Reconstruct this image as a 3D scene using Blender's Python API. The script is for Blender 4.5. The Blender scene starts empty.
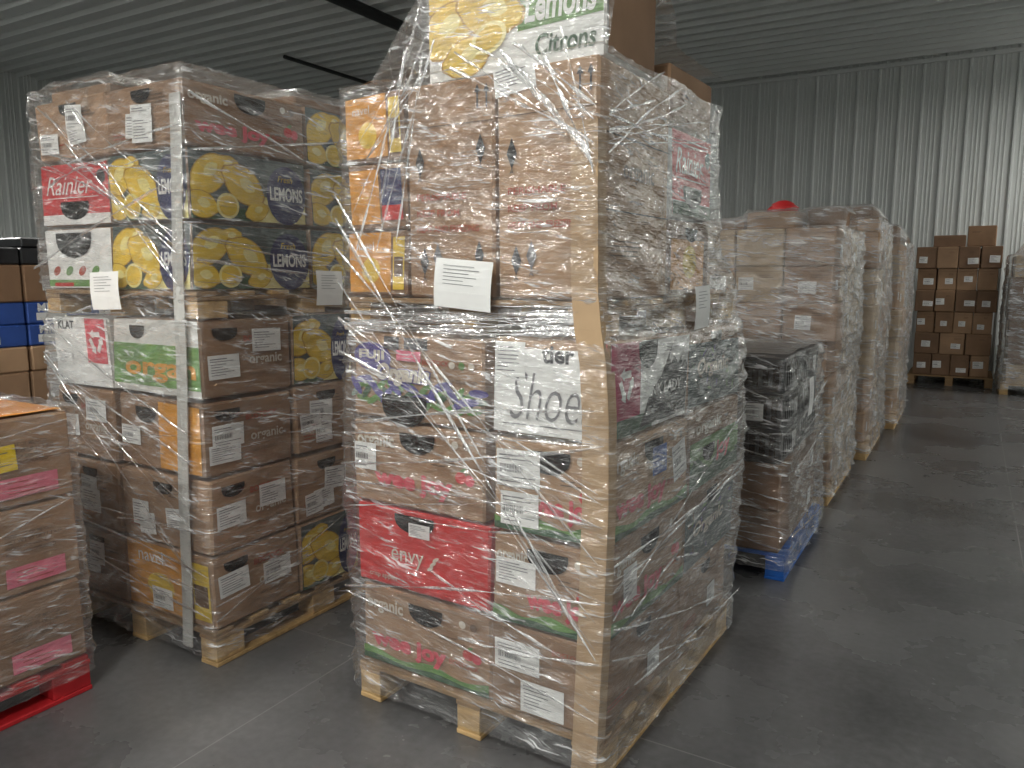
import bpy, math, random
from mathutils import Vector, Matrix, noise
random.seed(7)
rnd=random.uniform
scn=bpy.context.scene
col=scn.collection
try:
    scn.view_settings.view_transform='Standard'
except Exception: pass

def lin(c):
    r=[]
    for x in c:
        x=x/255.
        r.append(x/12.92 if x<=0.04045 else ((x+0.055)/1.055)**2.4)
    return (r[0],r[1],r[2],1)

# ------------------------------------------------------------------ materials
MATS={}
def nt(name):
    m=bpy.data.materials.new(name); m.use_nodes=True
    t=m.node_tree; t.nodes.clear()
    o=t.nodes.new('ShaderNodeOutputMaterial')
    return m,t,o
def N(t,ty,**k):
    n=t.nodes.new(ty)
    for a,b in k.items(): setattr(n,a,b)
    return n
def mat(name,rgb,rough=.6,var=.12,scale=14,bump=.05,metal=0,spec=.4,stretch=(1,1,1)):
    m,t,o=nt(name)
    L=t.links.new
    p=N(t,'ShaderNodeBsdfPrincipled')
    tc=N(t,'ShaderNodeTexCoord'); mp=N(t,'ShaderNodeMapping'); mp.inputs['Scale'].default_value=stretch
    nz=N(t,'ShaderNodeTexNoise'); nz.inputs['Scale'].default_value=scale; nz.inputs['Detail'].default_value=3
    L(tc.outputs['Object'],mp.inputs[0]); L(mp.outputs[0],nz.inputs['Vector'])
    cr=N(t,'ShaderNodeValToRGB')
    c=lin(rgb)
    cr.color_ramp.elements[0].position=.3; cr.color_ramp.elements[1].position=.7
    cr.color_ramp.elements[0].color=tuple(x*(1-var) for x in c[:3])+(1,)
    cr.color_ramp.elements[1].color=tuple(min(1,x*(1+var)) for x in c[:3])+(1,)
    L(nz.outputs['Fac'],cr.inputs[0]); L(cr.outputs[0],p.inputs['Base Color'])
    p.inputs['Roughness'].default_value=rough; p.inputs['Metallic'].default_value=metal
    p.inputs['Specular IOR Level'].default_value=spec
    if bump:
        b=N(t,'ShaderNodeBump'); b.inputs['Strength'].default_value=bump; b.inputs['Distance'].default_value=.01
        L(nz.outputs['Fac'],b.inputs['Height']); L(b.outputs[0],p.inputs['Normal'])
    L(p.outputs[0],o.inputs[0])
    MATS[name]=m
    return m
mat('card_a',(160,129,101),.8,.17,4,.3)
mat('card_b',(142,112,86),.8,.17,4,.3)
mat('card_c',(176,144,113),.8,.17,4,.3)
mat('card_d',(124,97,75),.8,.15,5,.25)
mat('card_beige',(188,166,136),.75,.12,9,.1)
mat('card_white',(212,211,207),.6,.07,7,.05)
mat('card_red',(200,44,46),.45,.07,7,.05)
mat('card_orange',(212,150,62),.55,.12,9,.05)
mat('yellow',(224,192,70),.5,.14,12,0)
mat('lemon_edge',(180,140,40),.5,.12,12,0)
mat('yellow_pale',(236,224,150),.5,.08,20,0)
mat('green',(104,146,80),.5,.2,14,0)
mat('green_dark',(60,92,66),.5,.2,14,0)
mat('teal',(74,88,88),.5,.25,20,0)
mat('navy',(44,50,94),.5,.1,14,0)
mat('purple',(88,80,146),.5,.1,14,0)
mat('pink',(208,80,94),.5,.1,14,0)
mat('pink_label',(232,124,148),.5,.05,14,0)
mat('magenta',(170,36,80),.5,.06,14,0)
mat('red',(198,44,46),.5,.06,14,0)
mat('black',(26,26,28),.6,.1,14,0)
mat('hole',(14,11,9),.95,.1,14,0,spec=.05)  # flat near-black patches; shade inside the openings is put into the colour
mat('greyprint',(108,86,68),.8,.05,14,0)
mat('whiteprint',(208,200,186),.7,.04,14,0)
mat('paper',(234,235,233),.55,.03,14,0)
mat('ink',(66,66,70),.6,.05,14,0)
mat('ink_soft',(124,124,128),.6,.05,14,0)
mat('redprint',(172,78,60),.7,.06,14,0)
mat('wood',(192,160,112),.75,.2,5,.15,stretch=(1,6,6))
mat('wood_dark',(150,122,88),.8,.2,5,.15,stretch=(1,6,6))
mat('blue_paint',(28,92,176),.55,.15,8,.1)
mat('red_paint',(180,34,40),.55,.15,8,.1)
mat('blue_box',(50,84,160),.5,.15,8,0)
mat('yellow_tag',(246,214,20),.5,.03,8,0)
mat('board_white',(192,192,188),.6,.05,10,.05)
mat('board_tan',(184,156,122),.7,.06,10,.1)
mat('black_plastic',(38,39,42),.35,.2,14,.2)
mat('orange_sheet',(232,160,70),.4,.1,5,.1)
mat('steel_dark',(40,42,42),.5,.1,14,0)
mat('fixture',(225,225,220),.4,.03,14,0)
mat('wall_metal',(202,206,204),.45,.04,1.2,0)
mat('ceiling_metal',(206,210,208),.4,.04,1.2,0)

def floor_mat():
    m,t,o=nt('concrete'); L=t.links.new
    p=N(t,'ShaderNodeBsdfPrincipled'); g=N(t,'ShaderNodeNewGeometry')
    n1=N(t,'ShaderNodeTexNoise'); n1.inputs['Scale'].default_value=1.0; n1.inputs['Detail'].default_value=6; n1.inputs['Roughness'].default_value=.6
    n2=N(t,'ShaderNodeTexNoise'); n2.inputs['Scale'].default_value=30; n2.inputs['Detail'].default_value=4
    L(g.outputs['Position'],n1.inputs['Vector']); L(g.outputs['Position'],n2.inputs['Vector'])
    cr=N(t,'ShaderNodeValToRGB'); e=cr.color_ramp.elements
    e[0].position=.3; e[0].color=lin((74,74,75)); e[1].position=.7; e[1].color=lin((108,108,108))
    L(n1.outputs['Fac'],cr.inputs[0])
    mx=N(t,'ShaderNodeMixRGB',blend_type='OVERLAY'); mx.inputs[0].default_value=.3
    L(cr.outputs[0],mx.inputs[1]); L(n2.outputs['Fac'],mx.inputs[2])
    sp=N(t,'ShaderNodeSeparateXYZ'); L(g.outputs['Position'],sp.inputs[0])
    def joint(sock,off):
        a=N(t,'ShaderNodeMath',operation='ADD'); a.inputs[1].default_value=240-off; L(sock,a.inputs[0])
        b=N(t,'ShaderNodeMath',operation='MODULO'); b.inputs[1].default_value=2.42; L(a.outputs[0],b.inputs[0])
        c=N(t,'ShaderNodeMath',operation='LESS_THAN'); c.inputs[1].default_value=.006; L(b.outputs[0],c.inputs[0])
        return c.outputs[0]
    jy=joint(sp.outputs['Y'],(2.31+240)%2.42); jx=joint(sp.outputs['X'],(-2.08+240)%2.42)
    mm=N(t,'ShaderNodeMath',operation='MAXIMUM'); L(jy,mm.inputs[0]); L(jx,mm.inputs[1])
    mf=N(t,'ShaderNodeMath',operation='MULTIPLY'); L(mm.outputs[0],mf.inputs[0]); mf.inputs[1].default_value=.4
    m2=N(t,'ShaderNodeMixRGB'); L(mf.outputs[0],m2.inputs[0]); L(mx.outputs[0],m2.inputs[1]); m2.inputs[2].default_value=lin((150,150,148))
    L(m2.outputs[0],p.inputs['Base Color'])
    rr=N(t,'ShaderNodeMapRange'); rr.inputs[3].default_value=.16; rr.inputs[4].default_value=.38
    L(n1.outputs['Fac'],rr.inputs[0]); L(rr.outputs[0],p.inputs['Roughness'])
    b=N(t,'ShaderNodeBump'); b.inputs['Strength'].default_value=.05; b.inputs['Distance'].default_value=.01
    L(n2.outputs['Fac'],b.inputs['Height']); L(b.outputs[0],p.inputs['Normal'])
    L(p.outputs[0],o.inputs[0]); MATS['concrete']=m
floor_mat()

def film_mat(name,tint=(.95,.96,.97),haze=.05,streak=.5,glint=.6,glossfac=1.3,tr=1.0,rough=.16,lo=.53,hi=.75,bd=.012,cap=.45,flo=.6,fhi=.68):
    m,t,o=nt(name); L=t.links.new
    uv=N(t,'ShaderNodeUVMap')
    def streaks(rot,sc,detail=4,dist=.4):
        mp=N(t,'ShaderNodeMapping'); mp.inputs['Rotation'].default_value=(0,0,rot)
        m2=N(t,'ShaderNodeMapping'); m2.inputs['Scale'].default_value=sc
        L(uv.outputs[0],mp.inputs[0]); L(mp.outputs[0],m2.inputs[0])
        n=N(t,'ShaderNodeTexNoise'); n.inputs['Scale'].default_value=1; n.inputs['Detail'].default_value=detail; n.inputs['Roughness'].default_value=.6; n.inputs['Distortion'].default_value=dist
        L(m2.outputs[0],n.inputs['Vector']); return n.outputs['Fac']
    s1=streaks(.12,(4.5,26,1)); s2=streaks(-.4,(5,20,1)); s3=streaks(0.03,(9,90,1),2); s4=streaks(.3,(7,70,1),2,.8)
    mk=streaks(.4,(3.2,5,1),2)
    def ramp(s,a,b):
        r=N(t,'ShaderNodeMapRange'); r.inputs[1].default_value=a; r.inputs[2].default_value=b; L(s,r.inputs[0]); return r.outputs[0]
    def mth(op,a,b):
        n=N(t,'ShaderNodeMath',operation=op)
        for i,x in enumerate((a,b)):
            if isinstance(x,(int,float)): n.inputs[i].default_value=x
            else: L(x,n.inputs[i])
        return n.outputs[0]
    st=mth('MAXIMUM',ramp(s1,lo,hi),mth('MULTIPLY',ramp(s2,lo+.02,hi),.9))
    mkr=ramp(mk,.40,.66)
    st=mth('MULTIPLY',st,mkr)
    fn=mth('MAXIMUM',ramp(s3,flo,fhi),ramp(s4,flo+.01,fhi+.01))
    fn=mth('MULTIPLY',mth('MULTIPLY',fn,ramp(s1,.42,.56)),mth('ADD',mth('MULTIPLY',mkr,.7),.3))
    hz=mth('ADD',mth('ADD',mth('MULTIPLY',st,streak),haze),mth('MULTIPLY',mkr,haze*1.8))  # film's own milkiness, with blotchy glare painted in as white
    hz=mth('MINIMUM',mth('ADD',hz,mth('MULTIPLY',fn,glint)),.9)  # fine streaks are glints painted into the film as diffuse white
    hsum=mth('ADD',mth('ADD',s1,s2),mth('MULTIPLY',s3,.4))
    b=N(t,'ShaderNodeBump'); b.inputs['Strength'].default_value=1; b.inputs['Distance'].default_value=bd
    L(hsum,b.inputs['Height'])
    fr=N(t,'ShaderNodeFresnel'); fr.inputs[0].default_value=1.5; L(b.outputs[0],fr.inputs['Normal'])
    gl=N(t,'ShaderNodeBsdfGlossy'); gl.inputs['Roughness'].default_value=rough; gl.inputs['Color'].default_value=(1,1,1,1); L(b.outputs[0],gl.inputs['Normal'])
    trn=N(t,'ShaderNodeBsdfTransparent'); trn.inputs[0].default_value=(tr,tr,tr,1)
    df=N(t,'ShaderNodeBsdfDiffuse'); df.inputs[0].default_value=tint+(1,); L(b.outputs[0],df.inputs['Normal'])
    m1=N(t,'ShaderNodeMixShader'); L(hz,m1.inputs[0]); L(trn.outputs[0],m1.inputs[1]); L(df.outputs[0],m1.inputs[2])
    m2=N(t,'ShaderNodeMixShader'); L(mth('MINIMUM',mth('MULTIPLY',fr.outputs[0],glossfac),cap),m2.inputs[0]); L(m1.outputs[0],m2.inputs[1]); L(gl.outputs[0],m2.inputs[2])
    L(m2.outputs[0],o.inputs[0]); MATS[name]=m
film_mat('film',haze=.022,streak=.26,glint=.75,glossfac=2.6,rough=.12,lo=.54,hi=.76,cap=.36,flo=.56,fhi=.66)
film_mat('film_heavy',haze=.08,streak=.4,glint=.7,lo=.5,hi=.74,glossfac=2,rough=.16,cap=.4,flo=.54,fhi=.66)
film_mat('film_strand',haze=.10,streak=.5,glint=.7,glossfac=3.5,rough=.14,lo=.42,hi=.7,cap=.6,flo=.5,fhi=.62)

# ------------------------------------------------------------------ mesh builder
TXT={}
def text_mesh(s,shear=0,bold=0):
    k=(s,shear,bold)
    if k in TXT: return TXT[k]
    cu=bpy.data.curves.new('t','FONT'); cu.body=s; cu.size=1; cu.shear=shear; cu.offset=bold; cu.resolution_u=3
    ob=bpy.data.objects.new('t',cu); col.objects.link(ob)
    dg=bpy.context.evaluated_depsgraph_get(); dg.update()
    me=ob.evaluated_get(dg).to_mesh()
    vs=[(v.co.x,v.co.y) for v in me.vertices]; fs=[tuple(p.vertices) for p in me.polygons]
    ob.evaluated_get(dg).to_mesh_clear()
    bpy.data.objects.remove(ob); bpy.data.curves.remove(cu)
    if vs:
        x0=min(v[0] for v in vs); x1=max(v[0] for v in vs); y0=min(v[1] for v in vs); y1=max(v[1] for v in vs)
    else: x0=x1=y0=y1=0
    TXT[k]=(vs,fs,x0,x1,y0,y1); return TXT[k]

class Fr:
    def __init__(s,o,u,v,w,h,warp=None): s.o=o;s.u=u;s.v=v;s.n=u.cross(v);s.w=w;s.h=h;s.warp=warp
    def raw(s,a,b,off): return s.o+s.u*a+s.v*b+s.n*off
    def p(s,a,b,off):
        q=s.o+s.u*a+s.v*b+s.n*off
        return s.warp(q) if s.warp else q
def lay(k): return .0025+.0009*k

class MB:
    def __init__(s): s.v=[];s.f=[];s.m=[];s.mats=[];s.uv=[]
    def mi(s,n):
        if n not in s.mats: s.mats.append(n)
        return s.mats.index(n)
    def poly(s,pts,m):
        b=len(s.v); s.v.extend([tuple(p) for p in pts]); s.f.append(tuple(range(b,b+len(pts)))); s.m.append(s.mi(m))
    def cham(s,M,sx,sy,sz,m,c=.004,topm=None,warp=None,grid=1):
        h=(sx/2,sy/2,sz/2); idx={}
        cc=min(c,min(h)*.4)
        W=warp or (lambda q:q)
        for i in (-1,1):
            for j in (-1,1):
                for k in (-1,1):
                    for a in range(3):
                        sg=(i,j,k); p=[sg[q]*(h[q]-(0 if q==a else cc)) for q in range(3)]
                        idx[(i,j,k,a)]=len(s.v); s.v.append(tuple(W(M@Vector(p))))
        cen=M@Vector((0,0,0)); 
        def face(l,mm=m):
            ps=[Vector(s.v[x]) for x in l]; n=(ps[1]-ps[0]).cross(ps[2]-ps[0]); ce=sum(ps,Vector())/len(ps)
            if n.dot(ce-cen)<0: l=l[::-1]
            s.f.append(tuple(l)); s.m.append(s.mi(mm))
        q4=((-1,-1),(1,-1),(1,1),(-1,1))
        for a in range(3):
            o=[q for q in range(3) if q!=a]
            for sg in (-1,1):
                l=[]
                for x,y in q4:
                    k=[0,0,0];k[a]=sg;k[o[0]]=x;k[o[1]]=y; l.append(idx[(k[0],k[1],k[2],a)])
                mm=topm if (topm and a==2 and sg==1) else m
                if grid<=1: face(l,mm)
                else:
                    c0,c1,c2,c3=[Vector(s.v[x]) for x in l]; g=[]
                    for r in range(grid+1):
                        row=[]
                        for q in range(grid+1):
                            u,v=q/grid,r/grid
                            if (q in (0,grid)) and (r in (0,grid)): row.append(l[{(0,0):0,(1,0):1,(1,1):2,(0,1):3}[(int(u),int(v))]])
                            else:
                                row.append(len(s.v)); s.v.append(tuple(c0*(1-u)*(1-v)+c1*u*(1-v)+c2*u*v+c3*(1-u)*v))
                        g.append(row)
                    for r in range(grid):
                        for q in range(grid): face([g[r][q],g[r][q+1],g[r+1][q+1],g[r+1][q]],mm)
        for a in range(3):
            o=[q for q in range(3) if q!=a]
            for x,y in q4:
                k0=[0,0,0];k1=[0,0,0];k0[a]=-1;k1[a]=1
                for k in (k0,k1): k[o[0]]=x;k[o[1]]=y
                face([idx[tuple(k0)+(o[0],)],idx[tuple(k1)+(o[0],)],idx[tuple(k1)+(o[1],)],idx[tuple(k0)+(o[1],)]])
        for i in (-1,1):
            for j in (-1,1):
                for k in (-1,1): face([idx[(i,j,k,0)],idx[(i,j,k,1)],idx[(i,j,k,2)]])
    def bx(s,x0,y0,z0,x1,y1,z1,m,c=.003):
        s.cham(Matrix.Translation(((x0+x1)/2,(y0+y1)/2,(z0+z1)/2)),x1-x0,y1-y0,z1-z0,m,c)
    def obj(s,name,parent=None,smooth=False):
        me=bpy.data.meshes.new(name); me.from_pydata(s.v,[],s.f)
        for n in s.mats: me.materials.append(MATS[n])
        me.polygons.foreach_set('material_index',s.m)
        if smooth: me.polygons.foreach_set('use_smooth',[True]*len(s.f))
        if s.uv:
            ul=me.uv_layers.new(name='UVMap')
            for lp in me.loops: ul.data[lp.index].uv=s.uv[lp.vertex_index]
        me.update()
        ob=bpy.data.objects.new(name,me); col.objects.link(ob)
        if parent: ob.parent=parent
        return ob

# decals ------------------------------------------------------------
def rect(mb,f,a0,b0,a1,b1,m,k=1):
    na=4 if (f.warp and abs(a1-a0)>.12) else 1; nb=4 if (f.warp and abs(b1-b0)>.12) else 1
    b=len(mb.v); mi=mb.mi(m)
    for j in range(nb+1):
        for i in range(na+1): mb.v.append(tuple(f.p(a0+(a1-a0)*i/na,b0+(b1-b0)*j/nb,lay(k))))
    for j in range(nb):
        for i in range(na):
            q=b+j*(na+1)+i; mb.f.append((q,q+1,q+na+2,q+na+1)); mb.m.append(mi)
def polyd(mb,f,pts,m,k=1): mb.poly([f.p(a,b,lay(k)) for a,b in pts],m)
def ell(mb,f,ca,cb,ra,rb,m,k=2,rot=0,n=18):
    c,s=math.cos(rot),math.sin(rot)
    polyd(mb,f,[(ca+ra*math.cos(t)*c-rb*math.sin(t)*s, cb+ra*math.cos(t)*s+rb*math.sin(t)*c) for t in [2*math.pi*i/n for i in range(n)]],m,k)
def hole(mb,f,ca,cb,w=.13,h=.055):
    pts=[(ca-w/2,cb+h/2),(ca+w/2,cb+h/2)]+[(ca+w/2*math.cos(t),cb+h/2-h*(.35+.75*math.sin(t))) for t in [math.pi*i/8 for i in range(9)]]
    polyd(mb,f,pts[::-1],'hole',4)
def text(mb,f,s,a,b,w=None,size=None,m='ink',k=3,shear=0,bold=0,h=None,rot=0):
    vs,fs,x0,x1,y0,y1=text_mesh(s,shear,bold)
    if not vs: return
    sx=(w/(x1-x0)) if w else size
    sy=(h/(y1-y0)) if h else (sx if not size else size)
    b0=len(mb.v); c,sn=math.cos(rot),math.sin(rot)
    for x,y in vs:
        X=(x-x0)*sx; Y=(y-y0)*sy
        mb.v.append(tuple(f.p(a+X*c-Y*sn,b+X*sn+Y*c,lay(k))))
    mi=mb.mi(m)
    for q in fs: mb.f.append(tuple(b0+i for i in q)); mb.m.append(mi)
def label(mb,f,a,b,w=.13,h=.085,rot=0,k=5,base='paper',off=0):
    c,s=math.cos(rot),math.sin(rot)
    g=Fr(f.raw(a,b,off),f.u*c+f.v*s,f.v*c-f.u*s,w,h,f.warp)
    rect(mb,g,0,0,w,h,base,k)
    st=random.random()
    rect(mb,g,w*.06,h*.82,w*.6,h*.86,'ink_soft',k+1)
    rect(mb,g,w*.06,h*.72,w*.8,h*.75,'ink_soft',k+1)
    if st<.6:
        x=w*.08
        while x<w*.6:
            ww=random.choice((.0012,.002,.0028)); rect(mb,g,x,h*.38,x+ww,h*.6,'ink',k+1); x+=ww+random.choice((.002,.0035))
        rect(mb,g,w*.08,h*.24,w*.9,h*.27,'ink_soft',k+1)
        rect(mb,g,w*.08,h*.12,w*.55,h*.15,'ink_soft',k+1)
    else:
        for q in range(5): rect(mb,g,w*.08,h*(.6-.11*q),w*(.35+.5*random.random()),h*(.63-.11*q),'ink_soft',k+1)
def lines(mb,f,a,b,w,n=3,m='greyprint',dh=.014):
    for i in range(n): rect(mb,f,a,b-i*dh,a+w*rnd(.5,1),b-i*dh+.004,m,1)

def carton(mb,x,y,z,w,d,h,m='card_a',jit=.6,topm=None,g=.006,tilt=0.,push=0.,crush=0.):
    ww,dd,hh=w-g*rnd(.8,2.6),d-g*rnd(.8,2.6),h-.003
    R=Matrix.Translation((x+w/2-rnd(0,push)*(1 if x>.3 else -1),y+d/2+rnd(0,push),z+h/2))@Matrix.Rotation(math.radians(rnd(-jit,jit)),4,'Z')
    if tilt: R=R@Matrix.Rotation(math.radians(rnd(-tilt,tilt)),4,'Y')@Matrix.Rotation(math.radians(rnd(-tilt,tilt)),4,'X')
    warp=None
    if crush:
        Ri=R.inverted(); q3=R.to_3x3()
        offs={(i,j,k):Vector((-(2*i-1)*rnd(-.3,1)*crush,-(2*j-1)*rnd(-.3,1)*crush,(-rnd(0,1.3)*crush if k else rnd(0,.5)*crush))) for i in (0,1) for j in (0,1) for k in (0,1)}
        def warp(p,Ri=Ri,q3=q3,offs=offs,ww=ww,dd=dd,hh=hh):
            l=Ri@p; u=min(max(l.x/ww+.5,0),1); v=min(max(l.y/dd+.5,0),1); t=min(max(l.z/hh+.5,0),1); o=Vector((0,0,0))
            for (i,j,k),e in offs.items(): o+=e*((u if i else 1-u)*(v if j else 1-v)*(t if k else 1-t))
            return p+q3@o
    mb.cham(R,ww,dd,hh,m,topm=topm,c=.008,warp=warp,grid=3 if crush else 1)
    q=R.to_3x3(); X,Y,Z=q@Vector((1,0,0)),q@Vector((0,1,0)),q@Vector((0,0,1))
    o=lambda a,b,c:R@Vector((a*ww/2,b*dd/2,c*hh/2))
    return {'F':Fr(o(-1,-1,-1),X,Z,ww,hh,warp),'R':Fr(o(1,-1,-1),Y,Z,dd,hh,warp),'T':Fr(o(-1,-1,1),X,Y,ww,dd,warp)}

# designs -------------------------------------------------------------
def wave(mb,f,b0,amp,m,k=1,n=14,ph=0,base=.006):
    w=f.w-.008
    for i in range(n):
        x0,x1=.004+(w-.004)*i/n,.004+(w-.004)*(i+1)/n
        polyd(mb,f,[(x0,base),(x1,base),(x1,b0+amp*math.sin(ph+(i+1)*.9)),(x0,b0+amp*math.sin(ph+i*.9))],m,k)
def apple(mb,f,a,b,r=.022):
    ell(mb,f,a,b,r,r*.95,'red',3); ell(mb,f,a+r*1.6,b-.006,r*.9,r*.9,'pink',2); ell(mb,f,a+r*.4,b+r*1.2,r*.6,r*.25,'green',3,.5)
def d_joy(mb,f,green=True,hh=True,off=0.):
    w,h=f.w,f.h
    if green: wave(mb,f,h*.15,h*.04,'green',1,ph=rnd(0,3)); wave(mb,f,h*.08,h*.02,'green_dark',2,ph=rnd(0,3))
    text(mb,f,'organic',w*.04,h*.66,w=w*.3,m='whiteprint',bold=.03,h=h*.2)
    text(mb,f,'wee joy',w*(.08+off),h*.16,w=w*.6,m='pink',bold=.05,h=h*.28)
    if hh: hole(mb,f,w*.52,h*.8,.15,.065)
    apple(mb,f,w*.84,h*.48)
    ell(mb,f,w*.8,h*.84,.014,.014,'whiteprint',3); ell(mb,f,w*.88,h*.84,.014,.014,'greyprint',3)
    lines(mb,f,w*.62,h*.62,w*.2,2)
    if not off: text(mb,f,'BOSTOCK',w*.7,h*.3,w=w*.22,m='redprint',bold=.01)
def d_green(mb,f):
    w,h=f.w,f.h
    rect(mb,f,.006,.006,w-.006,h*.62,'green',1); wave(mb,f,h*.3,h*.1,'green_dark',2)
    text(mb,f,'organic',w*.1,h*.66,w=w*.5,m='whiteprint',bold=.03,h=h*.2)
    text(mb,f,'joy',w*.5,h*.22,w=w*.3,m='pink',bold=.04,h=h*.28)
    hole(mb,f,w*.35,h*.42,.14,.06)
def d_fuji(mb,f):
    w,h=f.w,f.h
    for i in range(34):
        a=w*(.03+.94*i/33); ell(mb,f,a,h*(.3+.1*math.sin(i*2.1)),.034,.012,'green' if i%3 else 'green_dark',1+i%2,rnd(-1,1),10)
    for i in range(16):
        a=w*(.03+.94*i/15); ell(mb,f,a,h*(.36+.09*math.sin(i*1.3)),.04,.014,'purple',3,rnd(-1,1),10)
    ell(mb,f,w*.16,h*.72,w*.155,h*.17,'purple',2,-.05)
    text(mb,f,'FUJI',w*.05,h*.66,w=w*.21,m='whiteprint',bold=.04,h=h*.14,k=4)
    text(mb,f,'Organic',w*.198,h*.39,w=w*.43,m='purple',bold=.11,shear=.2,h=h*.28,k=4.5)
    text(mb,f,'Organic',w*.2,h*.4,w=w*.42,m='whiteprint',bold=.05,shear=.2,h=h*.26,k=5.4)
    hole(mb,f,w*.42,h*.13,.2,.1)
    text(mb,f,'BOSTOCK',w*.56,h*.68,w=w*.2,m='redprint',bold=.02)
    rect(mb,f,w*.36,h*.70,w*.55,h*.82,'pink_label',5); rect(mb,f,w*.26,h*.82,w*.38,h*.97,'ink',5); rect(mb,f,w*.42,h*.84,w*.6,h*.97,'ink',5)
    text(mb,f,'NEW ZEALAND',w*.72,h*.5,w=w*.24,m='greyprint',bold=.01)
    for i in range(3): ell(mb,f,w*(.78+.07*i),h*.7,.013,.013,'green' if i==1 else 'whiteprint',3,0,12)
def d_envy(mb,f):
    w,h=f.w,f.h
    text(mb,f,'envy',w*.28,h*.3,w=w*.25,m='whiteprint',h=h*.2)
    for i in range(3): ell(mb,f,w*(.58+.02*i),h*(.36+.06*i),.016,.006,'whiteprint',3,.6,10)
    hole(mb,f,w*.46,h*.85,.17,.06); label(mb,f,w*.42,h*.7,.09,.05)
    text(mb,f,'crisp apples',w*.1,h*.08,w=w*.22,m='whiteprint')
def d_white(mb,f):
    w,h=f.w,f.h
    rect(mb,f,.004,.004,w-.004,h*.9,'paper',1)
    rect(mb,f,w*.78,h*.72,w-.004,h*.99,'pink',2)
    text(mb,f,'tier',w*.44,h*.76,w=w*.28,m='ink',bold=.03,h=h*.18)
    text(mb,f,'Shoes',w*.16,h*.16,w=w*.74,m='ink_soft',bold=-.012,shear=.3,h=h*.5,k=4)
    label(mb,f,w*.02,h*.6,.11,.11); rect(mb,f,w*.1,h*.1,w*.8,h*.112,'ink_soft',3)
    lines(mb,f,w*.06,h*.5,w*.14,4,'ink_soft')
def recycle(mb,f,a,b,r,m='paper'):
    for i in range(3):
        t=math.radians(90+120*i); 
        def P(x,y): return (a+x*math.cos(t)-y*math.sin(t), b+x*math.sin(t)+y*math.cos(t))
        polyd(mb,f,[P(r*.35,-r*.55),P(r*.72,-r*.55),P(r*.72,r*.25),P(r*.35,r*.25)],m,4)
        polyd(mb,f,[P(r*.2,r*.25),P(r*.9,r*.25),P(r*.55,r*.75)],m,4)
def d_pinklady(mb,f):
    w,h=f.w,f.h
    rect(mb,f,.006,.006,w-.006,h-.006,'paper',1)
    rect(mb,f,.006,h*.2,w*.34,h-.006,'magenta',2); rect(mb,f,.006,.006,w*.5,h*.2,'green_dark',2)
    for pts in ([(.34,.06),(.6,.06),(.6,.56),(.46,.4)],[(.6,.06),(.83,.06),(.83,.66),(.74,.9),(.6,.56)],[(.83,.06),(.98,.06),(.98,.62),(.9,.78),(.83,.66)]):
        polyd(mb,f,[(w*a,h*b) for a,b in pts],'black',3)
    polyd(mb,f,[(w*.74,h*.9),(w*.8,h*.73),(w*.76,h*.76),(w*.73,h*.68),(w*.7,h*.76)],'paper',4)
    polyd(mb,f,[(w*.9,h*.78),(w*.94,h*.7),(w*.9,h*.66),(w*.87,h*.72)],'paper',4)
    text(mb,f,'PINK LADY',w*.39,h*.36,w=w*.5,m='paper',bold=.03,k=6,h=h*.13)
    recycle(mb,f,w*.17,h*.55,.06); hole(mb,f,w*.42,h*.84,.15,.08)
def d_teal(mb,f):
    w,h=f.w,f.h
    rect(mb,f,.006,.006,w-.006,h*.8,'teal',1)
    for i in range(40):
        ell(mb,f,rnd(.04,w-.04),rnd(.03,h*.75),rnd(.012,.03),.006,random.choice(('green','green_dark','teal','purple','greyprint')),2+i%2,rnd(-1.5,1.5),8)
    hole(mb,f,w*.5,h*.85,.13,.05)
    text(mb,f,'Organic',w*.15,h*.35,w=w*.6,m='whiteprint',bold=.03,shear=.2,h=h*.25,k=5)
def d_bostock(mb,f,nl=2):
    w,h=f.w,f.h
    text(mb,f,'BOSTOCK',w*.45,h*.7,w=w*.36,m='redprint',bold=.02)
    text(mb,f,'organic',w*.5,h*.36,w=w*.38,m='whiteprint',bold=.02,h=h*.17)
    text(mb,f,'NEW ZEALAND',w*.5,h*.24,w=w*.3,m='greyprint')
    for i in range(nl): label(mb,f,w*(.04+.47*i)+rnd(0,.02),h*rnd(.1,.6),.15,.095,rnd(-.05,.08))
    hole(mb,f,w*.25,h*.82,.12,.045)
def d_plain(mb,f,nl=2,hh=True):
    w,h=f.w,f.h
    lines(mb,f,w*.55,h*.8,w*.35,3); lines(mb,f,w*.1,h*.25,w*.3,2,'redprint')
    if hh: hole(mb,f,w*.5,h*.82,.12,.045)
    for i in range(nl): label(mb,f,w*rnd(.04,.6),h*rnd(.08,.5),rnd(.1,.15),rnd(.08,.11),rnd(-.1,.1),k=5+i*2.2)
def lemon(mb,f,a,b,r,rot,k=3):
    c,s=math.cos(rot),math.sin(rot)
    def L(sc,dx,m,kk):
        pts=[]
        for i in range(26):
            t=2*math.pi*i/26; x=r*1.15*math.cos(t)*sc; y=r*.8*math.sin(t)*sc
            if abs(math.cos(t))>.96: x*=1.14
            x+=dx; y+=dx*.6
            pts.append((min(max(a+x*c-y*s,.004),f.w-.004),min(max(b+x*s+y*c,.004),f.h-.004)))
        polyd(mb,f,pts,m,kk)
    L(1.0,0,'lemon_edge',k); L(.93,0,'yellow',k+.4); L(.35,r*.18,'yellow_pale',k+.7)
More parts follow.
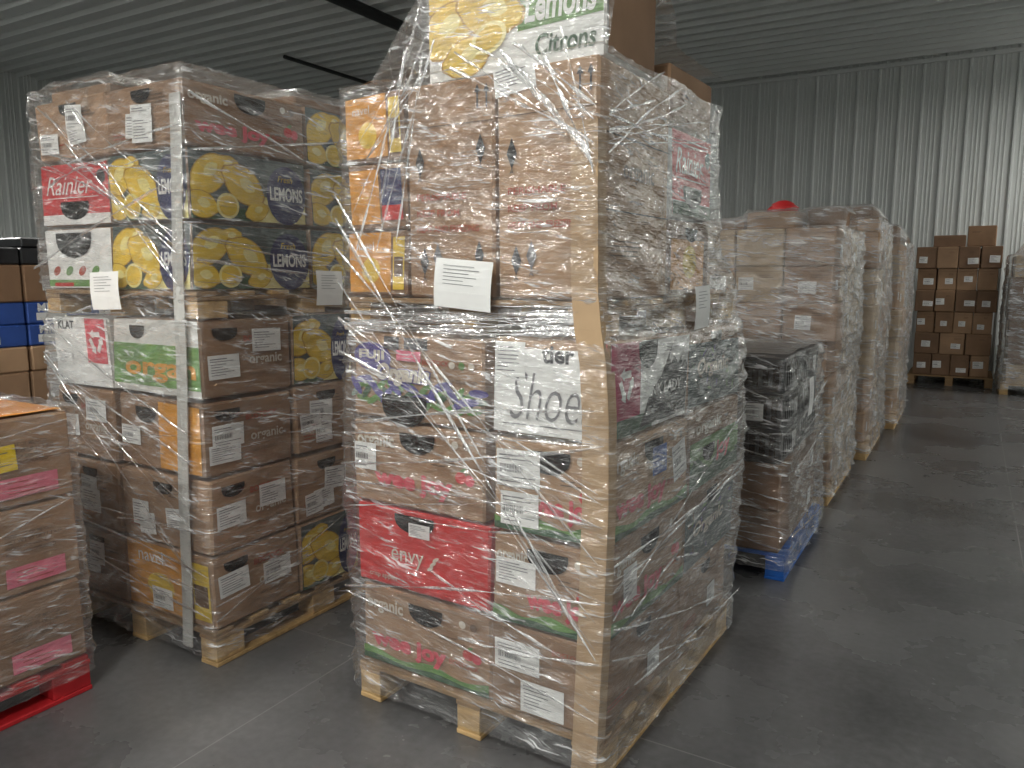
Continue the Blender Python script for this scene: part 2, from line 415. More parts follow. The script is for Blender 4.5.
def d_lemons(mb,f,bg='teal'):
    w,h=f.w,f.h
    rect(mb,f,.003,.003,w-.003,h-.003,bg,1)
    rect(mb,f,w*.5,.003,w-.003,h*.4,'yellow_pale',2)
    rect(mb,f,.003,.003,w*.5,h*.2,'green_dark',2)
    d=rnd(-.02,.02)
    lemon(mb,f,w*.13+d,h*.66,.085,.5+d*9,3); lemon(mb,f,w*.43,h*.52+d*.5,.09,-.5,4); lemon(mb,f,w*.08,h*.22,.065,-.2,5); lemon(mb,f,w*.3,h*.82,.045,.2,3)
    ell(mb,f,w*.29,h*.22,.055,.05,'yellow_pale',6); ell(mb,f,w*.29,h*.22,.044,.04,'yellow',7)
    lemon(mb,f,w*.54,h*.17,.05,.3,4)
    ell(mb,f,w*.81,h*.45,w*.185,h*.47,'navy',6)
    text(mb,f,'LEMONS',w*.655,h*.36,w=w*.31,m='paper',bold=.03,k=7,h=h*.22)
    text(mb,f,'Fresh',w*.73,h*.66,w=w*.14,m='yellow',shear=.3,k=7)
def d_rainier(mb,f):
    w,h=f.w,f.h
    rect(mb,f,.004,.004,w-.004,h-.004,'red',1)
    text(mb,f,'Rainier',w*.08,h*.5,w=w*.7,m='paper',shear=.4,bold=.0,h=h*.3)
    rect(mb,f,w*.1,h*.44,w*.85,h*.455,'paper',3)
    rect(mb,f,.004,.004,w-.004,h*.18,'paper',2); hole(mb,f,w*.5,h*.25,.2,.07)
    ell(mb,f,w*.9,h*.75,.03,.03,'black',3)
def d_rain_w(mb,f):
    w,h=f.w,f.h
    rect(mb,f,.004,.004,w-.004,h-.004,'paper',1)
    rect(mb,f,.004,.01,w-.004,h*.15,'green',2); rect(mb,f,w*.1,.01,w*.4,h*.1,'red',3)
    for i in range(4): ell(mb,f,w*(.15+.2*i),h*.3,.03,.018,'green' if i%2 else 'redprint',2,.5)
    hole(mb,f,w*.45,h*.74,.26,.1)
def d_organ(mb,f):
    w,h=f.w,f.h
    rect(mb,f,.004,.004,w-.004,h-.004,'card_white',1)
    rect(mb,f,.004,h*.1,w-.004,h*.66,'green',2); text(mb,f,'organ',w*.15,h*.16,w=w*.8,m='card_orange',bold=.03,h=h*.26)
    hole(mb,f,w*.3,h*.82,.1,.05)
def d_recy(mb,f):
    w,h=f.w,f.h
    rect(mb,f,.004,.004,w-.004,h-.004,'paper',1); rect(mb,f,w*.6,h*.35,w*.95,h-.004,'pink',2); recycle(mb,f,w*.78,h*.66,.06)
    text(mb,f,'KLAT',w*.1,h*.82,w=w*.3,m='ink',bold=.02); label(mb,f,w*.05,h*.3,.12,.07)
def d_perish(mb,f,side=False):
    w,h=f.w,f.h
    if not side:
        for a,b,m_ in ((.16,.64,'black'),(.2,.17,'ink'),(.86,.68,'black'),(.84,.2,'ink'),(.36,.19,'ink_soft')):
            polyd(mb,f,[(w*a-.018,h*b),(w*a,h*b-.045),(w*a+.018,h*b),(w*a,h*b+.045)],m_,2)
            text(mb,f,'A',w*a-.008,h*b-.06,w=.016,m='ink')
        for i,s in enumerate(('PERISHABLE','KEEP FROM','HEAT AND FREEZING')):
            text(mb,f,s,w*.12,h*(.46-.075*i),w=w*(.58,.5,.72)[i],m='redprint',h=h*.032,bold=.01)
        for a in (.82,.92):
            rect(mb,f,w*a,h*.86,w*a+.006,h*.93,'ink',2); polyd(mb,f,[(w*a-.008,h*.93),(w*a+.014,h*.93),(w*a+.003,h*.965)],'ink',2)
        rect(mb,f,0,h*.80,w,h*.804,'greyprint',1)
    else:
        text(mb,f,'organic',w*.3,h*.5,w=w*.45,m='greyprint',bold=.02)
        rect(mb,f,0,h*.70,w,h*.706,'hole',1); rect(mb,f,0,h*.38,w,h*.386,'hole',1); rect(mb,f,w*.9,0,w*.905,h*.98,'greyprint',1); lines(mb,f,w*.15,h*.25,w*.5,4)
def d_orange(mb,f):
    w,h=f.w,f.h
    rect(mb,f,.004,h*.06,w*.74,h-.004,'card_orange',1); ell(mb,f,w*.4,h*.4,w*.16,h*.2,'yellow',2)
    text(mb,f,'navel',w*.15,h*.72,w=w*.3,m='paper',bold=.0); rect(mb,f,w*.78,h*.1,w*.97,h*.9,'yellow',2); rect(mb,f,w*.80,h*.3,w*.95,h*.6,'greyprint',3)
def d_toplemon(mb,f):
    w,h=f.w,f.h
    rect(mb,f,.003,.003,w-.003,h-.003,'paper',1)
    for a,b,r,ro in ((.12,.5,.1,.4),(.38,.62,.1,-.3),(.24,.2,.075,.2),(.08,.85,.07,0)): lemon(mb,f,w*a,h*b,r,ro,2+int(a*10))
    ell(mb,f,w*.38,h*.35,.065,.045,'yellow_pale',8,.3); ell(mb,f,w*.38,h*.35,.05,.033,'yellow',9,.3)
    polyd(mb,f,[(w*.54,h*.36),(w-.004,h*.4),(w-.004,h*.84),(w*.54,h*.82)],'green',3)
    text(mb,f,'Lemons',w*.58,h*.42,w=w*.38,m='paper',bold=.03,shear=.15,h=h*.3,k=5)
    text(mb,f,'Citrons',w*.64,h*.1,w=w*.32,m='green_dark',bold=.02,shear=.15,h=h*.2,k=5)

def pallet(mb,W,D,z0,H,m,m2=None):
    m2=m2 or m
    t=.018; n=7
    for i in range(n):
        y=i*(D-.1)/(n-1); mb.bx(rnd(0,.004),y,z0+H-t,W-rnd(0,.004),y+.095,z0+H,m if i%3 else m2)
    for x in (0,W/2-.05,W-.1):
        mb.bx(x,0,z0+H-2*t,x+.1,D,z0+H-t-.0005,m2)
        if z0<.01: mb.bx(x,0.002,z0,x+.1,D,z0+t,m)
        zb=z0+(t if z0<.01 else 0)+.0005
        for y in (.003,D/2-.07,D-.143): mb.bx(x+.003,y,zb,x+.097,y+.14,z0+H-2*t-.0005,m)

# film ---------------------------------------------------------------
def rrect(x0,y0,x1,y1,r,s):
    w=x1-x0-2*r; d=y1-y0-2*r; a=math.pi*r/2
    P=2*(w+d)+4*a; t=s*P
    segs=[('l',w,(x0+r,y0),(1,0),(0,-1)),('a',a,(x1-r,y0+r),-90),('l',d,(x1,y0+r),(0,1),(1,0)),('a',a,(x1-r,y1-r),0),
          ('l',w,(x1-r,y1),(-1,0),(0,1)),('a',a,(x0+r,y1-r),90),('l',d,(x0,y1-r),(0,-1),(-1,0)),('a',a,(x0+r,y0+r),180)]
    for sg in segs:
        if t<=sg[1] or sg is segs[-1]:
            if sg[0]=='l': return (sg[2][0]+sg[3][0]*t,sg[2][1]+sg[3][1]*t),sg[4],P
            an=math.radians(sg[3]+90*min(t/sg[1],1)); c,s_=math.cos(an),math.sin(an)
            return (sg[2][0]+r*c,sg[2][1]+r*s_),(c,s_),P
        t-=sg[1]
def film(parent,keys,seed=0,m='film',amp=.009,ns=300,nz=90,name='stretch_film',off=.016):
    mb=MB(); z0,z1=keys[0][0],keys[-1][0]
    def prof(z):
        for a,b in zip(keys,keys[1:]):
            if z<=b[0]:
                t=(z-a[0])/(b[0]-a[0]); return [a[i]*(1-t)+b[i]*t for i in range(1,5)]
        return keys[-1][1:]
    for j in range(nz+1):
        z=z0+(z1-z0)*j/nz; X0,Y0,X1,Y1=prof(z)
        for i in range(ns):
            s=i/ns
            (x,y),(nx,ny),P=rrect(X0-off,Y0-off,X1+off,Y1+off,.03,s)
            u=s*P
            n1=noise.noise(Vector((u*2.2+seed*9,z*9+u*1.2,seed)))
            n2=noise.noise(Vector((u*3-z*4,z*14-u*4,seed+5)))
            n3=noise.noise(Vector((u*4+z*8,z*16+u*6,seed+9)))
            rg=(1-min(1,abs(n1)*3.5))**2+(1-min(1,abs(n2)*4))**2*.7+(1-min(1,abs(n3)*5))**3*.6
            dd=amp*rg
            zz=z+ (0.012*noise.noise(Vector((u*3,seed,3))) if j in (0,nz) else 0)
            mb.v.append((x+nx*dd,y+ny*dd,zz)); mb.uv.append((u,z))
    mi=mb.mi(m)
    for j in range(nz):
        for i in range(ns):
            a=j*ns+i;b=j*ns+(i+1)%ns; mb.f.append((a,b,b+ns,a+ns)); mb.m.append(mi)
    return mb.obj(name,parent,True)
def drape(parent,x0,y0,x1,y1,hf,seed=0,m='film',n=50,name='film_cover'):
    mb=MB(); e=.018
    for j in range(n+1):
        for i in range(n+1):
            x=x0-e+(x1-x0+2*e)*i/n; y=y0-e+(y1-y0+2*e)*j/n
            z=hf(x,y)+.02*abs(noise.noise(Vector((x*6,y*6+x*5,seed))))+.012
            mb.v.append((x,y,z)); mb.uv.append((x+y*.3,y+z))
    mi=mb.mi(m)
    for j in range(n):
        for i in range(n):
            a=j*(n+1)+i; mb.f.append((a,a+1,a+n+2,a+n+1)); mb.m.append(mi)
    return mb.obj(name,parent,True)
def strand(mb,pts,w,m='film_strand'):
    b=len(mb.v); L=rnd(0,9); V0=rnd(0,9)
    for i,(p,n) in enumerate(pts):
        q=pts[min(i+1,len(pts)-1)][0]-pts[max(i-1,0)][0]; sd=q.normalized().cross(n).normalized()
        ww=w*(.7+.5*math.sin(i*1.7))
        mb.v.append(tuple(p+sd*ww/2)); mb.v.append(tuple(p+n*ww*.35)); mb.v.append(tuple(p-sd*ww/2)); mb.uv+= [(L,V0),(L,V0+w/2),(L,V0+w)]
        if i<len(pts)-1: L+=(pts[i+1][0]-p).length
    mi=mb.mi(m)
    for i in range(len(pts)-1):
        a=b+3*i; mb.f.append((a,a+1,a+4,a+3)); mb.m.append(mi); mb.f.append((a+1,a+2,a+5,a+4)); mb.m.append(mi)
def fstrand(mb,F,a0,b0,a1,b1,w,off=.03,n=10,sag=0):
    pts=[]; bow=rnd(-.02,.02)
    for i in range(n+1):
        t=i/n; pts.append((F.p(a0+(a1-a0)*t,b0+(b1-b0)*t+(bow-sag)*math.sin(math.pi*t)+rnd(-.003,.003),off),F.n))
    strand(mb,pts,w)
def wrapstrands(parent,W,D,z0,z1,count,seed,extra=None,off=.028):
    random.seed(seed); mb=MB()
    F=Fr(Vector((0,0,0)),Vector((1,0,0)),Vector((0,0,1)),W,z1); R=Fr(Vector((W,0,0)),Vector((0,1,0)),Vector((0,0,1)),D,z1)
    for i in range(count):
        for f in (F,R):
            b=rnd(z0+.1,z1-.1); sl=random.choice((rnd(-.2,.2),rnd(-.35,.35)))
            a0=-.015 if random.random()<.6 else rnd(0,f.w*.5); a1=f.w+.015 if random.random()<.6 else rnd(f.w*.5,f.w)
            b1=min(max(b+sl*(a1-a0),z0+.03),z1-.02)
            fstrand(mb,f,a0,b,a1,b1,rnd(.003,.014),off)
    if extra: extra(mb,F,R)
    return mb.obj('film_strands',parent,True)

def empty(name,x,y,rz=0):
    e=bpy.data.objects.new(name,None); e.location=(x,y,0); e.rotation_euler=(0,0,math.radians(rz)); e.empty_display_size=.2; col.objects.link(e); return e
def angleboard(mb,keys,y,leg,leg2,m,t=.004):
    P=[]
    for (z,x,dy) in keys:
        yy=y+dy
        P.append([(x-leg,yy-t,z),(x+t,yy-t,z),(x+t,yy+leg2,z),(x,yy+leg2,z),(x,yy,z),(x-leg,yy,z)])
    b=len(mb.v)
    for r in P: mb.v.extend(r)
    mi=mb.mi(m); n=len(P)-1
    for i in range(n):
        for k in range(6):
            a=b+i*6+k; c=b+i*6+(k+1)%6; mb.f.append((a,c,c+6,a+6)); mb.m.append(mi)
    for bb in (b,b+n*6):
        mb.f.append((bb,bb+1,bb+4,bb+5)); mb.m.append(mi); mb.f.append((bb+1,bb+2,bb+3,bb+4)); mb.m.append(mi)
def flatstrip(mb,x0,x1,w,y,z0,z1,m,t=.004):
    n=14; b=len(mb.v); mi=mb.mi(m)
    for i in range(n+1):
        z=z0+(z1-z0)*i/n; x=x0+(x1-x0)*i/n+.004*math.sin(i*1.1)
        for p in ((x,y,z),(x+w*.5,y-.004,z),(x+w,y,z),(x+w,y+t,z),(x,y+t,z)): mb.v.append(p)
    for i in range(n):
        for k in range(5):
            a=b+i*5+k; c=b+i*5+(k+1)%5; mb.f.append((a,c,c+5,a+5)); mb.m.append(mi)
def papertag(mb,f,a,b,w,h,rot=0,off=.03):
    c,s=math.cos(rot),math.sin(rot)
    g=Fr(f.raw(a,b,off),f.u*c+f.v*s,f.v*c-f.u*s,w,h)
    n=6; bb=len(mb.v); mi=mb.mi('paper')
    for i in range(n+1):
        for x in (0,w): mb.v.append(tuple(g.p(x,h*i/n,.006*math.sin(i/n*3.1))))
    for i in range(n): k=bb+2*i; mb.f.append((k,k+1,k+3,k+2)); mb.m.append(mi)
    for i,ww in enumerate((.6,.7,.5,.65,.4,.6)):
        y=h*(.86-.075*i); rect(mb,g,w*.16,y,w*(.16+ww*.9),y+h*.012,'ink_soft',5)

# ================================================================== MAIN PALLET
def main_pallet():
    random.seed(11)
    P=empty('wrapped_pallet_of_produce_boxes',-1.855,2.036,-2)
    W,D=.985,1.27; W2=.95
    mb=MB(); pallet(mb,W,D,0,.143,'wood','wood_dark'); mb.obj('wood_pallet',P)
    mb=MB(); pallet(mb,W2+.01,D,1.372,.103,'wood','wood_dark'); mb.obj('upper_wood_pallet',P)
    mb=MB(); h=.305; z0=.145
    ny=.66; sx=.58
    rows=[
     ('card_a',d_joy,'card_b',lambda m,f:(label(m,f,.02,f.h*.5,.17,.1),label(m,f,.12,f.h*.06,.16,.11),text(m,f,'BOSTOCK',f.w*.6,f.h*.8,w=.12,m='redprint')),lambda m,f:d_plain(m,f,1),lambda m,f:d_plain(m,f,1)),
     ('card_red',d_envy,'card_a',lambda m,f:(d_joy(m,f,off=.25),label(m,f,.015,f.h*.45,.15,.09)),lambda m,f:(d_joy(m,f),label(m,f,f.w*.2,f.h*.3,.1,.12)),d_teal),
     ('card_a',lambda m,f:(d_joy(m,f,False,off=.1),label(m,f,.01,f.h*.4,.1,.1)),'card_c',lambda m,f:(d_joy(m,f,True,off=.25),label(m,f,.015,f.h*.5,.16,.12),label(m,f,.03,f.h*.08,.14,.11)),lambda m,f:(d_joy(m,f),rect(m,f,f.w*.5,f.h*.5,f.w*.68,f.h*.82,'blue_box',5),label(m,f,f.w*.78,f.h*.3,.12,.13,.2,k=7)),d_green),
     ('card_a',d_fuji,'card_c',d_white,d_pinklady,d_teal)]
    K=dict(jit=1.3,tilt=.55,push=.006,crush=.010)
    bulge=(0,.010,.022,.012)
    for i,(ml,F0,mr,F1,R0,R1) in enumerate(rows):
        z=z0+h*i; bu=bulge[i]
        K['tilt']=.15 if i==0 else .8
        c=carton(mb,-bu*.4,-bu*.5,z,sx,ny,h,ml,**K); F0(mb,c['F'])
        c=carton(mb,sx+bu,-bu*.5,z,W-sx,ny,h,mr,**K); F1(mb,c['F']); R0(mb,c['R'])
        carton(mb,0,ny,z,sx,D-ny,h,'card_b')
        c=carton(mb,sx+bu,ny,z,W-sx,D-ny,h,'card_b',**K); R1(mb,c['R'])
    # upper tier
    z=1.476; D2=.97; dn=.54
    for i,m_ in enumerate(('card_b','card_b','card_b')):
        c=carton(mb,0,0,z+.222*i,.26,.45,.222,m_,tilt=.9 if i else 0,jit=1.8,crush=.008)
        if i==1:
            rect(mb,c['F'],.01,.02,.14,.2,'card_orange',1); rect(mb,c['F'],.15,.05,.24,.2,'navy',2); rect(mb,c['F'],.15,.03,.24,.08,'red',3); lines(mb,c['F'],.03,.12,.1,3,'yellow')
        else: d_orange(mb,c['F'])
    carton(mb,0,.45,z,.26,D2-.45,.60,'card_b')
    c=carton(mb,.26,0,z,.35,dn,.67,'card_a',crush=.007); d_perish(mb,c['F'])
    c=carton(mb,.61,0,z,.34,dn,.67,'card_c',crush=.007); d_perish(mb,c['F']); d_perish(mb,c['R'],True)
    label(mb,c['F'],-.0,.59,.14,.085,.12,k=3)
    carton(mb,.26,dn,z,.35,D2-dn,.70,'card_b')
    c=carton(mb,.61,dn,z,.34,D2-dn,.27,'card_b',crush=.01); f=c['R']; d_plain(mb,f,0); rect(mb,f,.02,.02,.35,.2,'card_orange',2); ell(mb,f,.2,.12,.07,.06,'yellow',3)
    c=carton(mb,.61,dn,z+.27,.34,D2-dn,.3,'card_white',tilt=.6,crush=.01); d_rainier(mb,c['R']); rect(mb,c['R'],.004,.004,f.w-.01,.05,'green_dark',4)
    c=carton(mb,.61,dn,z+.572,.34,D2-dn,.2,'card_b',tilt=.5,crush=.01); lines(mb,c['R'],.1,.12,.2,3)
    c=carton(mb,.31,.06,z+.674,.63,.36,.30,'card_white',jit=.2); d_toplemon(mb,c['F']); rect(mb,c['R'],.01,.01,.34,.28,'card_b',2)
    mb.obj('cartons',P)
    mb=MB()
    ks=[(.02,W-.012,.0),(.3,W,-.004),(.55,W+.012,-.009),(.9,W+.022,-.014),(1.15,W+.016,-.010),(1.3,W+.004,-.006),(1.4,W-.014,-.007),(1.5,W2+.008,-.002),(1.75,W2+.003,-.002),(1.97,W2,-.002)]
    angleboard(mb,ks,-.008,.08,.05,'board_tan'); mb.obj('corner_board',P)
    film(P,[(.05,0,0,W,D),(.2,0,0,W,D),(.5,-.01,-.008,W+.012,D+.004),(.9,-.016,-.018,W+.026,D+.01),(1.2,-.006,-.008,W+.012,D+.004),(1.34,0,0,W,D),(1.40,.025,.025,W2+.014,D-.04),(1.5,0,0,W2+.006,D-.01),(1.62,0,0,W2,D-.2),(1.8,0,0,W2,D2+.03),(2.16,.0,.0,W2,D2)],1,ns=340,nz=130,amp=.012)
    zt=2.148
    def hf(x,y):
        z=zt
        dx=max(.31-x,0,x-.94); dy=max(.06-y,0,y-.42); r=math.hypot(dx,dy)
        z=max(z,zt+.308-r*(1.15 if x<.31 else 3.5)-(r*2.5 if y<.06 else 0))
        if y>dn-.03 and x>.58: z=max(z,zt+.108)
        elif y>.42: z=max(z,zt+.26-(y-.42)*.8-max(0,.4-x))
        return z
    drape(P,0,0,W2,D2,hf,2,n=70)
    def ex(m,F,R):
        for i in range(10): fstrand(m,F,.32+rnd(-.03,.1),2.18+rnd(-.02,.1),rnd(-.0,.3),rnd(1.6,2.0),rnd(.003,.012),.03)
        for i in range(12): fstrand(m,F,rnd(.45,.85),2.14+rnd(-.02,.08),W2,1.9+rnd(-.1,.12),rnd(.003,.014),.03)
        G=Fr(Vector((W2,0,0)),Vector((0,1,0)),Vector((0,0,1)),D,2.2)
        for i in range(9): fstrand(m,G,.0,1.92+rnd(-.06,.08),rnd(.3,.9),2.08+rnd(-.1,.1),rnd(.003,.01),.03)
        for i in range(14): fstrand(m,F,-.01,1.40+rnd(-.04,.05),W2+.03,1.42+rnd(-.04,.05),rnd(.004,.016),.012)
        for i in range(7): fstrand(m,F,-.01,rnd(1.0,1.9),W,rnd(.3,1.2),rnd(.004,.014),.042)
    wrapstrands(P,W,D,.1,1.35,12,21,ex,off=.042)
    mb=MB(); F=Fr(Vector((0,0,0)),Vector((1,0,0)),Vector((0,0,1)),W,2); R=Fr(Vector((W,0,0)),Vector((0,1,0)),Vector((0,0,1)),D,2)
    papertag(mb,F,.40,1.455,.215,.15,-.08,.034); papertag(mb,R,.66,1.36,.15,.15,.03,.02)
    mb.obj('paper_tags',P)
main_pallet()

# ================================================================== LEFT PALLET
def left_pallet():
    random.seed(5)
    P=empty('wrapped_pallet_of_produce_boxes',-3.48,1.9,0)
    W,D=1.0,1.2
    mb=MB(); pallet(mb,W,D,0,.143,'wood','wood_dark'); mb.obj('wood_pallet',P)
    mb=MB(); pallet(mb,W,D,1.386,.103,'wood','wood_dark'); mb.obj('upper_wood_pallet',P)
    mb=MB(); h=.31; z0=.144
    dep=(.46,.38,.36)
    def lem(m,f): d_lemons(m,f)
    def b2(m,f): d_bostock(m,f,2)
    def p2(m,f): d_plain(m,f,3)
    def org(m,f): d_orange(m,f); label(m,f,f.w*.3,f.h*.1,.13,.09)
    def yel(m,f): rect(m,f,f.w*.5,.01,f.w*.98,f.h*.95,'card_orange',1); hole(m,f,f.w*.35,f.h*.75,.14,.06); label(m,f,.02,f.h*.3,.13,.08)
    rows=[('card_a',p2,'card_b',org,b2,lem),
          ('card_a',p2,'card_b',p2,b2,p2),
          ('card_b',b2,'card_orange',yel,lambda m,f:(d_bostock(m,f,1),label(m,f,.02,.05,.15,.08)),p2),
          ('card_white',d_recy,'card_white',d_organ,b2,lem)]
    K=dict(jit=1.4,tilt=.5,push=.008,crush=.010)
    for i,(ml,F0,mr,F1,R0,R1) in enumerate(rows):
        z=z0+h*i
        K['tilt']=.1 if i==0 else .6
        c=carton(mb,0,0,z,.44,.62,h,ml,**K); F0(mb,c['F'])
        mk='card_b' if mr!='card_b' else 'card_a'
        c=carton(mb,.44,0,z,.56,dep[0],h,mk,**K); F1(mb,c['F']); R0(mb,c['R'])
        c=carton(mb,.49,dep[0],z,.51,dep[1],h,'card_a',**K); R1(mb,c['R'])
        c=carton(mb,.49,dep[0]+dep[1],z,.51,dep[2],h,'card_b'); p2(mb,c['R'])
        carton(mb,0,.62,z,.49,.58,h,'card_b')
    z=1.49; h=.265
    def joyb(m,f): d_joy(m,f,False)
    ups=[(d_rain_w,d_lemons,lem,lem),(d_rainier,d_lemons,lem,lem),(p2,p2,joyb,lem)]
    for i,(F0,F1,R0,R1) in enumerate(ups):
        zz=z+h*i; dl=0 if i<2 else .02; K['tilt']=(0,.4,.7)[i]
        c=carton(mb,0,0,zz,.5,.6,h-dl,'card_a',**K); F0(mb,c['F'])
        c=carton(mb,.5,0,zz,.49,.6,h-dl*.8,'card_b',**K); F1(mb,c['F']); R0(mb,c['R'])
        c=carton(mb,.5,.6,zz,.49,.58,h-.004*i,'card_a',**K); R1(mb,c['R'])
        carton(mb,0,.6,zz,.5,.58,h,'card_b')
    carton(mb,.04,.06,z+3*h-.018,.4,.4,.05,'card_a',jit=5)
    carton(mb,.5,.65,z+3*h+.0,.38,.4,.05,'card_b',jit=4)
    mb.obj('cartons',P)
    mb=MB(); flatstrip(mb,W-.19,W-.075,.06,-.012,.06,2.2,'board_white'); mb.obj('edge_protector',P)
    film(P,[(.05,0,0,W,D),(.7,-.01,-.008,W+.01,D),(1.36,0,0,W,D),(1.42,.015,.02,W-.012,D-.01),(1.52,0,0,W,D),(2.3,0.01,0,W-.01,D-.02)],4,ns=340,nz=130,amp=.012)
    def hf(x,y):
        z=2.287
        r=math.hypot(max(.05-x,0,x-.45),max(.06-y,0,y-.46)); r2=math.hypot(max(.5-x,0,x-.88),max(.65-y,0,y-1.05))
        return max(z,2.34-r*.9,2.345-r2*.9)
    drape(P,.01,0,W-.01,D-.02,hf,7)
    def ex(m,F,R):
        for i in range(10): fstrand(m,F,rnd(0,.4),rnd(2.0,2.28),.94,rnd(1.5,2.0),rnd(.003,.01),.03)
        for i in range(8): fstrand(m,F,0,rnd(1.0,1.4),.94,rnd(.3,1.0),rnd(.003,.014),.03)
        fstrand(m,R,-.01,2.2,.9,1.9,.012,.03)
    wrapstrands(P,W,D,.1,2.26,13,33,ex,off=.032)
    mb=MB(); F=Fr(Vector((0,0,0)),Vector((1,0,0)),Vector((0,0,1)),W,2); R=Fr(Vector((W,0,0)),Vector((0,1,0)),Vector((0,0,1)),D,2)
    papertag(mb,F,.40,1.41,.19,.15,.03,.034); papertag(mb,R,.58,1.42,.16,.15,-.02,.034)
    mb.obj('paper_tags',P)
left_pallet()

# ================================================================== LEFT FOREGROUND
def fore_pallet():
    random.seed(8)
    P=empty('pallet_of_cartons_with_pink_labels',-3.76,.41,0)
    W,D=1.0,1.15
    mb=MB(); pallet(mb,W,D,0,.14,'red_paint'); mb.obj('red_pallet',P)
    mb=MB(); h=.31; z0=.141
    for i in range(3):
        for cx in range(2):
            for cy in range(2):
                c=carton(mb,cx*.5,cy*.575,z0+h*i,.5,.575,h,random.choice(('card_a','card_b')),topm='card_c',jit=.8,tilt=.3 if i else 0,crush=.008 if i<2 else .004)
                for s in ('R','F'):
                    f=c[s]
                    rect(mb,f,f.w*.54,h*.10,f.w*.90,h*.33,'pink_label',2); 
                    for q in range(3): rect(mb,f,f.w*.6,h*(.27-.06*q),f.w*(.72+.05*q),h*(.28-.06*q),'redprint',3)
                    for q in range(4): text(mb,f,('PRODUCT OF MEXICO','NET WT 25 LB 11.3 KG','PACKED FOR EXPORT','KEEP REFRIGERATED')[q],f.w*.55,h*(.68-.07*q),w=f.w*(.3,.34,.26,.3)[q],m='greyprint',bold=.005)
                    rect(mb,f,0,h*.5-.001,f.w,h*.5+.0005,'greyprint',1)
                if i==2 and cy==1 and cx==1:
                    label(mb,c['R'],f.w*.5,h*.40,.13,.09,.05,base='yellow_tag')
    mb.obj('cartons',P)
    mb=MB()
    mb.poly([(.02,.02,1.078),(W-.02,.02,1.078),(W-.02,D-.02,1.078),(.02,D-.02,1.078)],'orange_sheet'); mb.obj('top_sheet',P)
    film(P,[(.08,0,0,W,D),(1.077,0,0,W,D)],9,ns=300,nz=60,amp=.008,m='film')
    drape(P,0,0,W,D,lambda x,y:1.075,3)
    wrapstrands(P,W,D,.1,1.07,5,3)
fore_pallet()

# ================================================================== RIGHT ROW
def gstack(mb,W,D,z0,hs,mats,nx=2,ny=2,lab=.7,jit=1.2,tag='paper',ragged=.0):
    z=z0
    for li,h in enumerate(hs):
        ax,ay=(nx,ny) if li%2==0 else (max(1,nx-(li%3==1)),ny)
        ins=rnd(0,ragged)
        for i in range(ax):
            for j in range(ay):
                c=carton(mb,ins+i*(W-2*ins)/ax,ins+j*(D-2*ins)/ay,z,(W-2*ins)/ax,(D-2*ins)/ay,h,random.choice(mats),jit=jit)
                for s in ('F','R'):
                    f=c[s]
                    if random.random()<lab: label(mb,f,f.w*rnd(.05,.5),f.h*rnd(.1,.4),rnd(.08,.13),min(f.h*.5,rnd(.06,.1)),rnd(-.05,.05),base=tag)
                    lines(mb,f,f.w*rnd(.5,.6),f.h*.75,f.w*.35,2)
                    rect(mb,f,f.w*.0,f.h*.86,f.w,f.h*.86+.002,'greyprint',1)
        z+=h
    return z
def black_pallet():
    random.seed(14)
    P=empty('pallet_of_black_crates_and_boxes',-1.68,3.95,0)
    W,D=.96,1.05
    mb=MB(); pallet(mb,W,D,0,.14,'blue_paint'); mb.obj('blue_pallet',P)
    mb=MB(); z=gstack(mb,W-.03,D-.03,.141,(.22,.24),('card_b','card_d'),2,2,.4)
    for i in range(3):
        for cx in range(2):
            for cy in range(2):
                c=carton(mb,cx*.45+.015,cy*.49+.01,z+.18*i,.45,.49,.18,'black_plastic',jit=1.5)
                for s in ('F','R'):
                    f=c[s]
                    for q in range(8): rect(mb,f,f.w*(.06+.115*q),f.h*.2,f.w*(.13+.115*q),f.h*.8,'hole',1)
                    rect(mb,f,0,f.h*.88,f.w,f.h*.96,'steel_dark',1)
                    if random.random()<.4: label(mb,f,f.w*.55,f.h*.2,.1,.09)
    mb.obj('crates_and_cartons',P)
    film(P,[(.06,0,0,W,D),(.62,0,0,W-.02,D-.02),(1.155,0.01,0.01,W-.05,D-.06)],12,m='film',ns=220,nz=60,amp=.016)
    drape(P,.01,.01,W-.05,D-.06,lambda x,y:1.15,3,n=30)
    wrapstrands(P,W,D,.1,1.14,8,5)
    mb=MB(); R=Fr(Vector((W,0,0)),Vector((0,1,0)),Vector((0,0,1)),D,2); papertag(mb,R,.25,.82,.12,.2,0,.03); mb.obj('paper_tags',P)
black_pallet()
def row_stack(name,x,y,W,D,hs,mats,seed,filmm='film',rz=0,nx=2,ny=3,top=(),lab=.7,palm='wood',F=True,ph=.14):
    random.seed(seed)
    P=empty(name,x,y,rz)
    mb=MB(); pallet(mb,W,D,0,ph,palm); mb.obj('wood_pallet',P)
    mb=MB(); z=gstack(mb,W,D,ph+.001,hs,mats,nx,ny,lab,ragged=.06,jit=1.8)
    for (a,b,w,d,h,m_) in top:
        c=carton(mb,a,b,z,w,d,h,m_,jit=4); lines(mb,c['F'],.05,h*.7,w*.4,2)
    mb.obj('cartons',P)
    if F:
        film(P,[(.07,0,0,W,D),(z*.35,.01,.01,W-.02,D-.02),(z*.6,0,0,W,D),(z+.01,0.02,0.02,W-.03,D-.03)],seed,m=filmm,ns=220,nz=80,amp=.018)
        def hf(xx,yy):
            q=z
            for (a,b,w,d,h,m_) in top:
                r=math.hypot(max(a-xx,0,xx-a-w),max(b-yy,0,yy-b-d)); q=max(q,z+h-r*1.5)
            return q
        drape(P,.02,.02,W-.03,D-.03,hf,seed,filmm,n=40)
        wrapstrands(P,W,D,.1,z,12,seed+1)
    return P,z
bg=('card_beige','card_c','card_beige','card_a')
